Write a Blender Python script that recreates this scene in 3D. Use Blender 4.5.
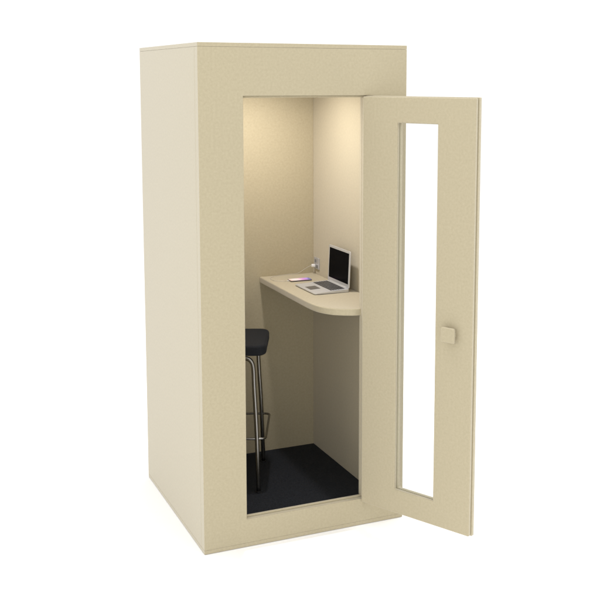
import bpy, bmesh, math, random
from mathutils import Vector, Matrix
random.seed(7)
for o in list(bpy.data.objects): bpy.data.objects.remove(o)
SC = bpy.context.scene
C = SC.collection

# ------------------------------------------------------------------ camera
cd = bpy.data.cameras.new('camera'); cam = bpy.data.objects.new('camera', cd); C.objects.link(cam)
SC.camera = cam
YAW, PITCH, ROLL = 0.4298, 0.1239, 0.0026
fw = Vector((math.sin(YAW)*math.cos(PITCH), math.cos(YAW)*math.cos(PITCH), -math.sin(PITCH)))
r = Vector((math.cos(YAW), -math.sin(YAW), 0)); u = r.cross(fw)
r2 = r*math.cos(ROLL)+u*math.sin(ROLL); u2 = -r*math.sin(ROLL)+u*math.cos(ROLL)
m = Matrix((r2, u2, -fw)).transposed().to_4x4(); m.translation = Vector((-1.2422, -4.1494, 2.0552))
cam.matrix_world = m
cd.sensor_width = 36; cd.sensor_fit = 'HORIZONTAL'
cd.lens = 36*1039.2/600
cd.shift_x = -43.71/600; cd.shift_y = -92.49/600
cd.clip_start = 0.05; cd.clip_end = 500
SC.render.resolution_x = 1024; SC.render.resolution_y = 1024

# ------------------------------------------------------------------ world: plain white studio
w = bpy.data.worlds.new('World'); SC.world = w; w.use_nodes = True
bg = w.node_tree.nodes['Background']
bg.inputs[0].default_value = (1, 1, 1, 1); bg.inputs[1].default_value = 1.13
SC.view_settings.view_transform = 'Standard'; SC.view_settings.look = 'None'
SC.view_settings.exposure = 0; SC.view_settings.gamma = 1

def area(name, loc, target, size, power, col=(1, 1, 1), shape='SQUARE'):
    l = bpy.data.lights.new(name, 'AREA'); l.shape = shape; l.size = size; l.energy = power; l.color = col
    o = bpy.data.objects.new(name, l); C.objects.link(o); o.location = loc
    o.rotation_euler = (Vector(target)-Vector(loc)).to_track_quat('-Z', 'Y').to_euler()
    return o
area('overhead_floor_fill', (0.3, 0.1, 6.0), (0.3, 0.1, 0), 3.6, 125)  # added fill light, burns out the shade on the floor around the booth
area('key_softbox', (-4.6, -2.5, 2.6), (0.5, 0.3, 0.8), 2.2, 35)
area('front_softbox', (-2.6, -5.4, 1.7), (0.5, 0.3, 0.7), 2.0, 52)
area('right_floor_fill', (4.5, 0.0, 3.4), (1.2, 0.2, 0), 2.4, 90)  # added fill light, lifts the floor by the open door to white

SC.cycles.diffuse_bounces = 12; SC.cycles.max_bounces = 16

# ------------------------------------------------------------------ materials
def mat(name, col, rough=0.5, metal=0.0, spec=0.5):
    m = bpy.data.materials.new(name); m.use_nodes = True
    b = m.node_tree.nodes['Principled BSDF']
    b.inputs['Base Color'].default_value = (*col, 1); b.inputs['Roughness'].default_value = rough
    b.inputs['Metallic'].default_value = metal; b.inputs['Specular IOR Level'].default_value = spec
    return m, m.node_tree.nodes, m.node_tree.links, b

def felt(name, c0, c1, sheen=0.25, fine=420, coarse=55, bump=0.25, spec=0.3, rough=0.85):
    m, N, L, b = mat(name, c0, rough, 0, spec)
    tc = N.new('ShaderNodeTexCoord')
    n1 = N.new('ShaderNodeTexNoise'); n1.inputs['Scale'].default_value = fine; n1.inputs['Detail'].default_value = 3
    n2 = N.new('ShaderNodeTexNoise'); n2.inputs['Scale'].default_value = coarse; n2.inputs['Detail'].default_value = 5
    n2.inputs['Roughness'].default_value = 0.65
    for n in (n1, n2): L.new(tc.outputs['Object'], n.inputs['Vector'])
    mx = N.new('ShaderNodeMix'); mx.data_type = 'FLOAT'; mx.inputs[0].default_value = 0.62
    L.new(n1.outputs['Fac'], mx.inputs[2]); L.new(n2.outputs['Fac'], mx.inputs[3])
    cr = N.new('ShaderNodeValToRGB'); cr.color_ramp.elements[0].position = 0.36; cr.color_ramp.elements[1].position = 0.64
    cr.color_ramp.elements[0].color = (*c0, 1); cr.color_ramp.elements[1].color = (*c1, 1)
    L.new(mx.outputs[0], cr.inputs[0]); L.new(cr.outputs[0], b.inputs['Base Color'])
    bp = N.new('ShaderNodeBump'); bp.inputs['Strength'].default_value = bump; bp.inputs['Distance'].default_value = 0.0015
    L.new(n1.outputs['Fac'], bp.inputs['Height']); L.new(bp.outputs[0], b.inputs['Normal'])
    b.inputs['Sheen Weight'].default_value = sheen; b.inputs['Sheen Roughness'].default_value = 0.5
    return m

M = {}
M['felt'] = felt('cream_felt', (0.385, 0.333, 0.219), (0.444, 0.387, 0.260), sheen=0.46, coarse=95, bump=0.12)
M['carpet'] = felt('dark_carpet', (0.0085, 0.0095, 0.012), (0.026, 0.029, 0.0355), sheen=0.02, fine=330, coarse=140, bump=0.6, spec=0.1)
M['seat'] = felt('dark_seat_fabric', (0.011, 0.012, 0.014), (0.016, 0.017, 0.020), sheen=0.02, spec=0.2, fine=500, coarse=120, bump=0.1)
M['chrome'] = mat('brushed_chrome', (0.27, 0.26, 0.24), 0.27, 1.0)[0]
M['case'] = mat('phone_case', (0.10, 0.085, 0.08), 0.35)[0]
M['rubber'] = mat('black_rubber', (0.015, 0.015, 0.016), 0.6)[0]
M['alu'] = mat('silver_aluminium', (0.66, 0.67, 0.69), 0.38, 0.55)[0]
M['key'] = mat('black_key', (0.012, 0.012, 0.013), 0.45)[0]
M['keybed'] = mat('keyboard_well', (0.50, 0.50, 0.51), 0.5, 0.3)[0]
M['pad'] = mat('grey_trackpad', (0.13, 0.125, 0.12), 0.35, 0.3)[0]
M['screen'] = mat('black_screen', (0.004, 0.004, 0.005), 0.12, 0, 0.06)[0]
M['white'] = mat('white_plastic', (0.80, 0.80, 0.80), 0.35)[0]
M['wire'] = mat('cable_jacket', (0.55, 0.53, 0.48), 0.5)[0]
M['plate'] = mat('silver_plate', (0.50, 0.50, 0.52), 0.35, 0.4)[0]
M['hole'] = mat('dark_socket', (0.02, 0.02, 0.022), 0.5)[0]
M['floor'] = mat('white_floor', (0.95, 0.95, 0.95), 0.8, 0, 0.1)[0]
M['seal'] = mat('cream_seal', (0.38, 0.34, 0.23), 0.6)[0]
# glass
g = bpy.data.materials.new('clear_glass'); g.use_nodes = True; N = g.node_tree.nodes; L = g.node_tree.links
N.remove(N['Principled BSDF'])
tr = N.new('ShaderNodeBsdfTransparent'); tr.inputs[0].default_value = (0.985, 0.99, 0.985, 1)
gl = N.new('ShaderNodeBsdfGlossy'); gl.inputs['Roughness'].default_value = 0.01
fr = N.new('ShaderNodeFresnel'); fr.inputs[0].default_value = 1.35
mx = N.new('ShaderNodeMixShader'); L.new(fr.outputs[0], mx.inputs[0]); L.new(tr.outputs[0], mx.inputs[1]); L.new(gl.outputs[0], mx.inputs[2])
L.new(mx.outputs[0], N['Material Output'].inputs['Surface']); M['glass'] = g
M['screen'].node_tree.nodes['Principled BSDF'].inputs['IOR'].default_value = 1.16
# lamp diffuser
e, N, L, b = mat('lit_diffuser', (0.9, 0.85, 0.75), 0.5)
b.inputs['Emission Color'].default_value = (1, 0.90, 0.62, 1); b.inputs['Emission Strength'].default_value = 3.0; M['lamp'] = e
# phone screen: glowing wallpaper, white-pink to magenta to blue
e, N, L, b = mat('phone_screen', (0.02, 0.02, 0.02), 0.15)
tc = N.new('ShaderNodeTexCoord'); sp = N.new('ShaderNodeSeparateXYZ'); L.new(tc.outputs['Object'], sp.inputs[0])
nz = N.new('ShaderNodeTexNoise'); nz.inputs['Scale'].default_value = 30; L.new(tc.outputs['Object'], nz.inputs['Vector'])
ad = N.new('ShaderNodeMath'); ad.operation = 'MULTIPLY_ADD'; ad.inputs[1].default_value = 0.03; L.new(nz.outputs['Fac'], ad.inputs[0]); L.new(sp.outputs[0], ad.inputs[2])
mr = N.new('ShaderNodeMapRange'); mr.inputs[1].default_value = -0.045; mr.inputs[2].default_value = 0.07; L.new(ad.outputs[0], mr.inputs[0])
cr = N.new('ShaderNodeValToRGB'); L.new(mr.outputs[0], cr.inputs[0]); rp = cr.color_ramp
cols = [(0, (0.95, 0.62, 0.50)), (0.2, (1.0, 0.88, 0.78)), (0.5, (1.0, 0.72, 0.80)), (0.68, (0.80, 0.30, 0.72)), (0.88, (0.50, 0.28, 0.80)), (1, (0.12, 0.14, 0.45))]
rp.elements[0].position = 0; rp.elements[0].color = (*cols[0][1], 1); rp.elements[1].position = 1; rp.elements[1].color = (*cols[-1][1], 1)
for p_, c_ in cols[1:-1]:
    el = rp.elements.new(p_); el.color = (*c_, 1)
L.new(cr.outputs[0], b.inputs['Emission Color']); b.inputs['Emission Strength'].default_value = 0.85; M['phone'] = e

# ------------------------------------------------------------------ mesh helpers
def bevel_sharp(bm, w, seg=2, ang=30):
    bm.normal_update()
    ed = [e for e in bm.edges if len(e.link_faces) == 2 and e.calc_face_angle() > math.radians(ang)]
    if w > 0: bmesh.ops.bevel(bm, geom=ed, offset=w, segments=seg, profile=0.5, affect='EDGES', clamp_overlap=True)

def link(name, bm, m, parent=None, smooth=False, matrix=None):
    bmesh.ops.recalc_face_normals(bm, faces=bm.faces)
    me = bpy.data.meshes.new(name); bm.to_mesh(me); bm.free()
    if smooth:
        for p in me.polygons: p.use_smooth = True
    me.materials.append(m)
    o = bpy.data.objects.new(name, me); C.objects.link(o)
    if parent: o.parent = parent
    if matrix: o.matrix_local = matrix
    return o

def add_box(bm, x0, x1, y0, y1, z0, z1, w=0.0, seg=2):
    t = bmesh.new()
    bmesh.ops.create_cube(t, size=1)
    for v in t.verts: v.co = ((x0+x1)/2+v.co.x*(x1-x0), (y0+y1)/2+v.co.y*(y1-y0), (z0+z1)/2+v.co.z*(z1-z0))
    bevel_sharp(t, w, seg); merge(bm, t)

def merge(bm, t):
    me = bpy.data.meshes.new('tmp'); t.to_mesh(me); t.free(); bm.from_mesh(me); bpy.data.meshes.remove(me)

def box(*a, w=0.0015, seg=2):
    bm = bmesh.new(); add_box(bm, *a, w=w, seg=seg); return bm

def ring(ox0, ox1, oz0, oz1, ix0, ix1, iz0, iz1, y0, y1, w=0.0015, seg=2):
    """a flat panel in the xz plane with a rectangular opening"""
    bm = bmesh.new()
    V = {}
    for k, y in enumerate((y0, y1)):
        V['o', k] = [bm.verts.new((x, y, z)) for x, z in ((ox0, oz0), (ox1, oz0), (ox1, oz1), (ox0, oz1))]
        V['i', k] = [bm.verts.new((x, y, z)) for x, z in ((ix0, iz0), (ix1, iz0), (ix1, iz1), (ix0, iz1))]
    for i in range(4):
        j = (i+1) % 4
        for k in (0, 1): bm.faces.new((V['o', k][i], V['o', k][j], V['i', k][j], V['i', k][i]))
        for s in 'oi': bm.faces.new((V[s, 0][i], V[s, 0][j], V[s, 1][j], V[s, 1][i]))
    bmesh.ops.recalc_face_normals(bm, faces=bm.faces)
    bevel_sharp(bm, w, seg)
    return bm

def prism(pts, z0, z1, w=0.0, seg=3, only_horizontal=False):
    """extrude an outline (x, y) from z0 to z1"""
    bm = bmesh.new()
    a = [bm.verts.new((x, y, z0)) for x, y in pts]; b = [bm.verts.new((x, y, z1)) for x, y in pts]
    bm.faces.new(a); bm.faces.new(b); n = len(pts)
    for i in range(n): bm.faces.new((a[i], a[(i+1) % n], b[(i+1) % n], b[i]))
    bmesh.ops.recalc_face_normals(bm, faces=bm.faces)
    bevel_sharp(bm, w, seg)
    return bm

def rrect(x0, x1, y0, y1, r, n=6):
    out = []
    for cx, cy, a0 in ((x1-r, y1-r, 0), (x0+r, y1-r, 90), (x0+r, y0+r, 180), (x1-r, y0+r, 270)):
        for k in range(n+1):
            a = math.radians(a0+90*k/n); out.append((cx+r*math.cos(a), cy+r*math.sin(a)))
    return out

def smooth_path(pts, sub=10, closed=False):
    P = [Vector(p) for p in pts]; n = len(P); out = []
    rng = range(n) if closed else range(n-1)
    for i in rng:
        if closed: p0, p1, p2, p3 = P[(i-1) % n], P[i], P[(i+1) % n], P[(i+2) % n]
        else: p0, p1, p2, p3 = P[max(i-1, 0)], P[i], P[i+1], P[min(i+2, n-1)]
        for k in range(sub):
            t = k/sub
            out.append(0.5*((2*p1)+(p2-p0)*t+(2*p0-5*p1+4*p2-p3)*t*t+(3*p1-p0-3*p2+p3)*t**3))
    if not closed: out.append(P[-1])
    return out

def tube(path, rad, n=14, closed=False):
    bm = bmesh.new(); rings = []; m = len(path); up = None
    for i, p in enumerate(path):
        if closed: t = (path[(i+1) % m]-path[i-1]).normalized()
        else: t = (path[min(i+1, m-1)]-path[max(i-1, 0)]).normalized()
        if up is None: up = Vector((0, 0, 1)) if abs(t.z) < 0.9 else Vector((1, 0, 0))
        s = t.cross(up).normalized(); up = s.cross(t).normalized()
        rings.append([bm.verts.new(p+rad*(math.cos(2*math.pi*k/n)*s+math.sin(2*math.pi*k/n)*up)) for k in range(n)])
    for i in range(m if closed else m-1):
        a, b = rings[i], rings[(i+1) % m]
        for k in range(n): bm.faces.new((a[k], a[(k+1) % n], b[(k+1) % n], b[k]))
    if not closed: bm.faces.new(rings[0]); bm.faces.new(rings[-1][::-1])
    return bm

def disc(cx, cy, z0, z1, r, w=0.001, n=40):
    return prism([(cx+r*math.cos(2*math.pi*k/n), cy+r*math.sin(2*math.pi*k/n)) for k in range(n)], z0, z1, 0)

def thing(name, loc, label, cat, rotz=0, group=None):
    o = bpy.data.objects.new(name, None); C.objects.link(o); o.location = loc; o.rotation_euler = (0, 0, rotz)
    o.empty_display_size = 0.1; o['label'] = label; o['category'] = cat
    if group: o['group'] = group
    return o

# ------------------------------------------------------------------ setting: white studio floor
bm = bmesh.new(); bmesh.ops.create_grid(bm, x_segments=4, y_segments=4, size=60)
fl = link('floor', bm, M['floor']); fl['kind'] = 'structure'; fl.location = (0, 0, -0.002)

# ------------------------------------------------------------------ the booth
W, D, H = 0.9684, 0.9838, 2.2
T = 0.017                                    # top and base slab
XR, YB, ZF = 0.9162, 0.9484, 0.055           # inner right wall, inner back wall, carpet top
X0, X1, Z0, Z1 = 0.1949, 0.800, 0.1252, 1.9799
FT = 0.045
booth = thing('phone_booth', (0, 0, 0), 'tall cream felt-covered office phone booth with its glazed door standing open', 'phone booth')
F = M['felt']
link('top_panel', box(0, W, 0, D, H-T, H, w=0.0012), F, booth)
link('base_panel', box(0, W, 0, D, 0, T-0.0003, w=0.0012), F, booth)
link('front_panel', ring(0, W, T, H-T-0.0005, X0, X1, Z0, Z1, 0, FT, w=0.0015, seg=3), F, booth)
link('side_panel', box(0, 0.052, FT+0.0003, D, T, H-T-0.0005, w=0.0012), F, booth)
link('side_panel', box(XR, W, FT+0.0003, D, T, H-T-0.0005, w=0.0012), F, booth)
link('back_panel', box(0.0525, XR-0.0005, YB, D-0.001, T, H-T-0.0005, w=0.0005), F, booth)
link('ceiling_panel', box(0.0525, XR-0.0005, FT+0.001, YB-0.0005, 2.125, 2.145, w=0.001), F, booth)
link('floor_board', box(0.0525, XR-0.0005, FT+0.001, YB-0.0005, T+0.0005, 0.0485, w=0.0), F, booth)
link('carpet', box(0.0535, XR-0.001, FT+0.0015, YB-0.001, 0.049, ZF, w=0.0015), M['carpet'], booth)
# inner lip that the door closes against
bm = ring(X0+0.0005, X1-0.0005, Z0+0.0005, Z1-0.0005, X0+0.008, 0.7650, Z0+0.0075, Z1-0.0085, 0.022, 0.036, w=0.0015)
add_box(bm, 0.7645, X1-0.0008, 0.0363, 0.054, Z0+0.002, Z1-0.002, w=0.0015)
link('door_frame', bm, F, booth)
# desk shelf
dz1 = 1.0127; dz0 = dz1-0.032
edge = [(0.6060, 0.9478), (0.6050, 0.8625), (0.6040, 0.6481), (0.6015, 0.5023), (0.5985, 0.3637), (0.5982, 0.3001), (0.6005, 0.2300),
        (0.6075, 0.1820), (0.6200, 0.1430), (0.6380, 0.1110), (0.6600, 0.0850), (0.6860, 0.0660), (0.7156, 0.0505), (0.7400, 0.0410), (0.7700, 0.0375)]
fine = [edge[0]]+[(p.x, p.y) for p in smooth_path([(x, y, 0) for x, y in edge[4:]], 5)]
outline = fine+[(0.790, 0.0375), (0.790, 0.06), (XR-0.0005, 0.06), (XR-0.0005, 0.9478)]
link('desk_shelf', prism(outline, dz0, dz1, 0.0055, 4), F, booth)
# ceiling lamp
LX, LY = 0.49, 0.50
lamp = link('ceiling_lamp', prism([(LX+0.055*math.cos(a*math.pi/20), LY+0.055*math.sin(a*math.pi/20)) for a in range(40)], 2.113, 2.1245, 0.002), M['white'], booth)
link('diffuser', disc(LX, LY, 2.110, 2.1128, 0.042), M['lamp'], lamp)
dl = area('ceiling_lamp_light', (LX, LY, 2.106), (LX, LY, 0), 0.085, 9.5, (1.0, 0.955, 0.94), 'DISK')
dl.data.spread = math.radians(166)
# power socket on the right wall
pl = link('power_socket', box(XR-0.006, XR-0.0003, 0.864, 0.928, 1.0395, 1.1015, w=0.002), M['plate'], booth)
for y, z in ((0.9035, 1.084), (0.884, 1.055)):
    bm = bmesh.new(); add_box(bm, XR-0.0072, XR-0.0055, y-0.012, y+0.012, z-0.012, z+0.012, w=0.0006)
    s = link('outlet', bm, M['plate'], pl)
    bm = bmesh.new()
    add_box(bm, XR-0.0078, XR-0.0070, y-0.0075, y-0.003, z-0.008, z+0.008, w=0.0)
    add_box(bm, XR-0.0078, XR-0.0070, y+0.003, y+0.0075, z-0.008, z+0.008, w=0.0)
    me = bpy.data.meshes.new('slots'); bm.to_mesh(me); bm.free()
    # the dark slots belong to the outlet mesh
    me.materials.append(M['hole'])
    b2 = bmesh.new(); b2.from_mesh(s.data); n0 = len(b2.faces); b2.from_mesh(me)
    b2.faces.ensure_lookup_table()
    for f in b2.faces[n0:]: f.material_index = 1
    b2.to_mesh(s.data); b2.free(); s.data.materials.append(M['hole']); bpy.data.meshes.remove(me)

# door: local x along the leaf from the hinge, local y away from the viewer
TH = 1.11728
door_m = Matrix.Translation((0.75, -0.004, 0)) @ Matrix.Rotation(-TH, 4, 'Z')
DW, ZB, ZT = 0.584, 0.1127, 1.9757
wx0, wx1, wz0, wz1 = 0.1895, 0.3985, 0.2225, 1.8645
door = link('door', ring(-0.003, DW+0.003, ZB-0.004, ZT+0.003, wx0, wx1, wz0, wz1, 0.0215, 0.040, w=0.003, seg=3), F, booth, matrix=door_m)
link('inner_leaf', ring(0, DW, ZB, ZT, wx0, wx1, wz0, wz1, 0, 0.0175, w=0.004, seg=3), F, door)
link('core', ring(0.004, DW-0.003, ZB+0.003, ZT-0.003, wx0+0.001, wx1-0.001, wz0+0.001, wz1-0.001, 0.0177, 0.0213, w=0), M['seal'], door)
link('window_pane', box(wx0+0.0005, wx1-0.0005, 0.0186, 0.0202, wz0+0.0005, wz1-0.0005, w=0.0), M['glass'], door)
hb = bmesh.new()
kx, kz = 0.4825, 0.9825
k = prism([(x, y) for x, y in rrect(-0.0335, 0.0335, -0.0320, 0.0320, 0.007)], 0, 0.012, 0.003, 3)
for v in k.verts: v.co = (kx+v.co.x, -0.020-v.co.z, kz+v.co.y)
merge(hb, k)
k = prism([(0.022*math.cos(a*math.pi/16), 0.022*math.sin(a*math.pi/16)) for a in range(32)], 0, 0.0215, 0)
for v in k.verts: v.co = (kx+v.co.x, 0.0003-v.co.z, kz+v.co.y)
merge(hb, k)
link('handle', hb, F, door)
# hinges on the hidden edge
for z in (0.35, 1.05, 1.75):
    bm = prism([(-0.012+0.006*math.cos(a*math.pi/8), 0.034+0.006*math.sin(a*math.pi/8)) for a in range(16)], z-0.04, z+0.04, 0)
    link('hinge', bm, M['chrome'], door)

# ------------------------------------------------------------------ bar stool
ST = thing('bar_stool', (0.346, 0.668, ZF), 'dark grey padded bar stool with chrome legs standing in the booth', 'bar stool', math.radians(-23.5))
sh = 0.779-ZF
bm = prism(rrect(-0.188, 0.188, -0.180, 0.180, 0.05, 8), sh-0.052, sh, 0)
bm.normal_update()
ed = [e for e in bm.edges if len(e.link_faces) == 2 and e.calc_face_angle() > math.radians(60)]
bmesh.ops.bevel(bm, geom=ed, offset=0.013, segments=5, profile=0.5, affect='EDGES')
seat = link('seat', bm, M['seat'], ST, smooth=True); seat.modifiers.new('wn', 'WEIGHTED_NORMAL').weight = 90
for sx in (-1, 1):
    for sy in (-1, 1):
        path = smooth_path([(sx*0.03, sy*0.165, sh-0.062), (sx*0.085, sy*0.168, sh-0.063), (sx*0.114, sy*0.172, sh-0.075), (sx*0.127, sy*0.176, sh-0.109),
                            (sx*0.131, sy*0.182, sh-0.20), (sx*0.142, sy*0.192, 0.30), (sx*0.150, sy*0.203, 0.006)], 8)
        lg = link('leg', tube(path, 0.0105, 16), M['chrome'], ST, smooth=True)
        bm = prism([(sx*0.150+0.0118*math.cos(a*math.pi/12), sy*0.203+0.0118*math.sin(a*math.pi/12)) for a in range(24)], 0.0005, 0.009, 0.001)
        link('foot_cap', bm, M['rubber'], lg)
rr = [Vector((x, y, 0.322-ZF)) for x, y in rrect(-0.185, 0.185, -0.192, 0.192, 0.028, 8)]
link('footrest', tube(rr, 0.0058, 12, closed=True), M['chrome'], ST, smooth=True)

# ------------------------------------------------------------------ laptop
lx0, lx1, ly0, ly1 = 0.686, 0.873, 0.392, 0.650
LT = thing('laptop', ((lx0+lx1)/2, (ly0+ly1)/2, dz1), 'open silver laptop with a black screen on the desk shelf', 'laptop')
hx, hy = (lx1-lx0)/2, (ly1-ly0)/2
def ztop(x): return 0.0080+(x+hx)*0.040
bm = prism(rrect(-hx, hx, -hy, hy, 0.011), 0.001, 1.0, 0.0)
for v in bm.verts:
    if v.co.z > 0.5: v.co.z = ztop(v.co.x)
    else: v.co.z = 0.0015 if v.co.x > -hx+0.02 else 0.0035
bevel_sharp(bm, 0.0010, 2, 50)
link('base', bm, M['alu'], LT)
# keyboard well with separate key caps, one part
kx0, kx1, ky0, ky1 = -0.001, hx-0.016, -hy+0.020, hy-0.018
bm = bmesh.new(); add_box(bm, kx0, kx1, ky0, ky1, 0, 0.0007, w=0)
nb = len(bm.faces); rows = 6
rw = (kx1-kx0)/rows
for i in range(rows):
    n = 14; x0 = kx0+i*rw
    kwid = (ky1-ky0)/n; j = 0
    while j < n:
        span = 1
        if i == 0 and j == 4: span = 5
        y0 = ky0+j*kwid
        add_box(bm, x0+0.0016, x0+rw-0.0016, y0+0.0017, y0+span*kwid-0.0017, 0.0007, 0.0019, w=0.0004, seg=1)
        j += span
for i, f in enumerate(bm.faces): f.material_index = 0 if i < nb else 1
for v in bm.verts: v.co.z += ztop(v.co.x)+0.0001
kb = link('keyboard', bm, M['keybed'], LT); kb.data.materials.append(M['key'])
bm = bmesh.new(); add_box(bm, -hx+0.018, -0.010-0.012, -0.036, 0.036, 0, 0.0008, w=0.0002)
for v in bm.verts: v.co.z += ztop(v.co.x)+0.0001
link('trackpad', bm, M['pad'], LT)
# lid
LH = 0.184
lid_m = Matrix.Translation((hx-0.005, 0, ztop(hx)+0.001)) @ Matrix.Rotation(math.radians(2.5), 4, 'Y')
bm = prism([(y, z) for y, z in rrect(-hy, hy, 0, LH, 0.010)], 0, 0.005, 0.001, 2)
for v in bm.verts: v.co = (v.co.z, v.co.x, v.co.y)
lid = link('lid', bm, M['alu'], LT, matrix=lid_m)
bm = bmesh.new(); add_box(bm, -0.0009, 0.0002, -hy+0.013, hy-0.013, 0.020, LH-0.012, w=0.0003)
link('screen', bm, M['screen'], lid)
bm = bmesh.new()
t = prism([(0.0045*math.cos(a*math.pi/8), 0.0045*math.sin(a*math.pi/8)) for a in range(16)], -hy+0.03, hy-0.03, 0)
for v in t.verts: v.co = (hx-0.006+v.co.x, v.co.z, ztop(hx)+v.co.y)
merge(bm, t); link('hinge', bm, M['alu'], LT)

# ------------------------------------------------------------------ phone
PH = thing('smartphone', (0.7625, 0.768, dz1), 'smartphone with a pink and white lit screen lying on the desk shelf', 'smartphone', math.radians(-1.5))
bm = prism(rrect(-0.059, 0.059, -0.0285, 0.0285, 0.008), 0.0008, 0.0062, 0.0015, 2)
link('case', bm, M['case'], PH)
bm = prism(rrect(-0.0565, 0.0565, -0.026, 0.026, 0.006), 0.0063, 0.0068, 0)
link('screen', bm, M['phone'], PH)

# ------------------------------------------------------------------ charging cable
CB = thing('charging_cable', (0.70, 0.85, dz1), 'thin white charging cable running from the wall socket to the smartphone', 'cable')
z = 0.0026
path = smooth_path([(0.1895, 0.061, 0.045), (0.176, 0.063, 0.042), (0.150, 0.072, 0.026), (0.128, 0.080, 0.010), (0.105, 0.085, 0.0035), (0.05, 0.084, z), (-0.02, 0.066, z), (-0.062, 0.02, z),
                    (-0.066, -0.045, z), (-0.045, -0.070, z), (-0.012, -0.0805, z), (0.003, -0.081, 0.0035)], 10)
link('wire', tube(path, 0.0011, 8), M['wire'], CB, smooth=True)
bm = bmesh.new()
t = prism(rrect(-0.009, 0.009, -0.008, 0.008, 0.005), 0, 0.019, 0.002)
for v in t.verts: v.co = (XR-0.0079-0.70-v.co.z, 0.061+v.co.x, 0.045+v.co.y)
merge(bm, t); link('plug', bm, M['white'], CB)
bm = bmesh.new(); add_box(bm, -0.008, 0.0025, -0.0840, -0.0780, 0.001, 0.0055, w=0.001)
link('connector', bm, M['white'], CB)
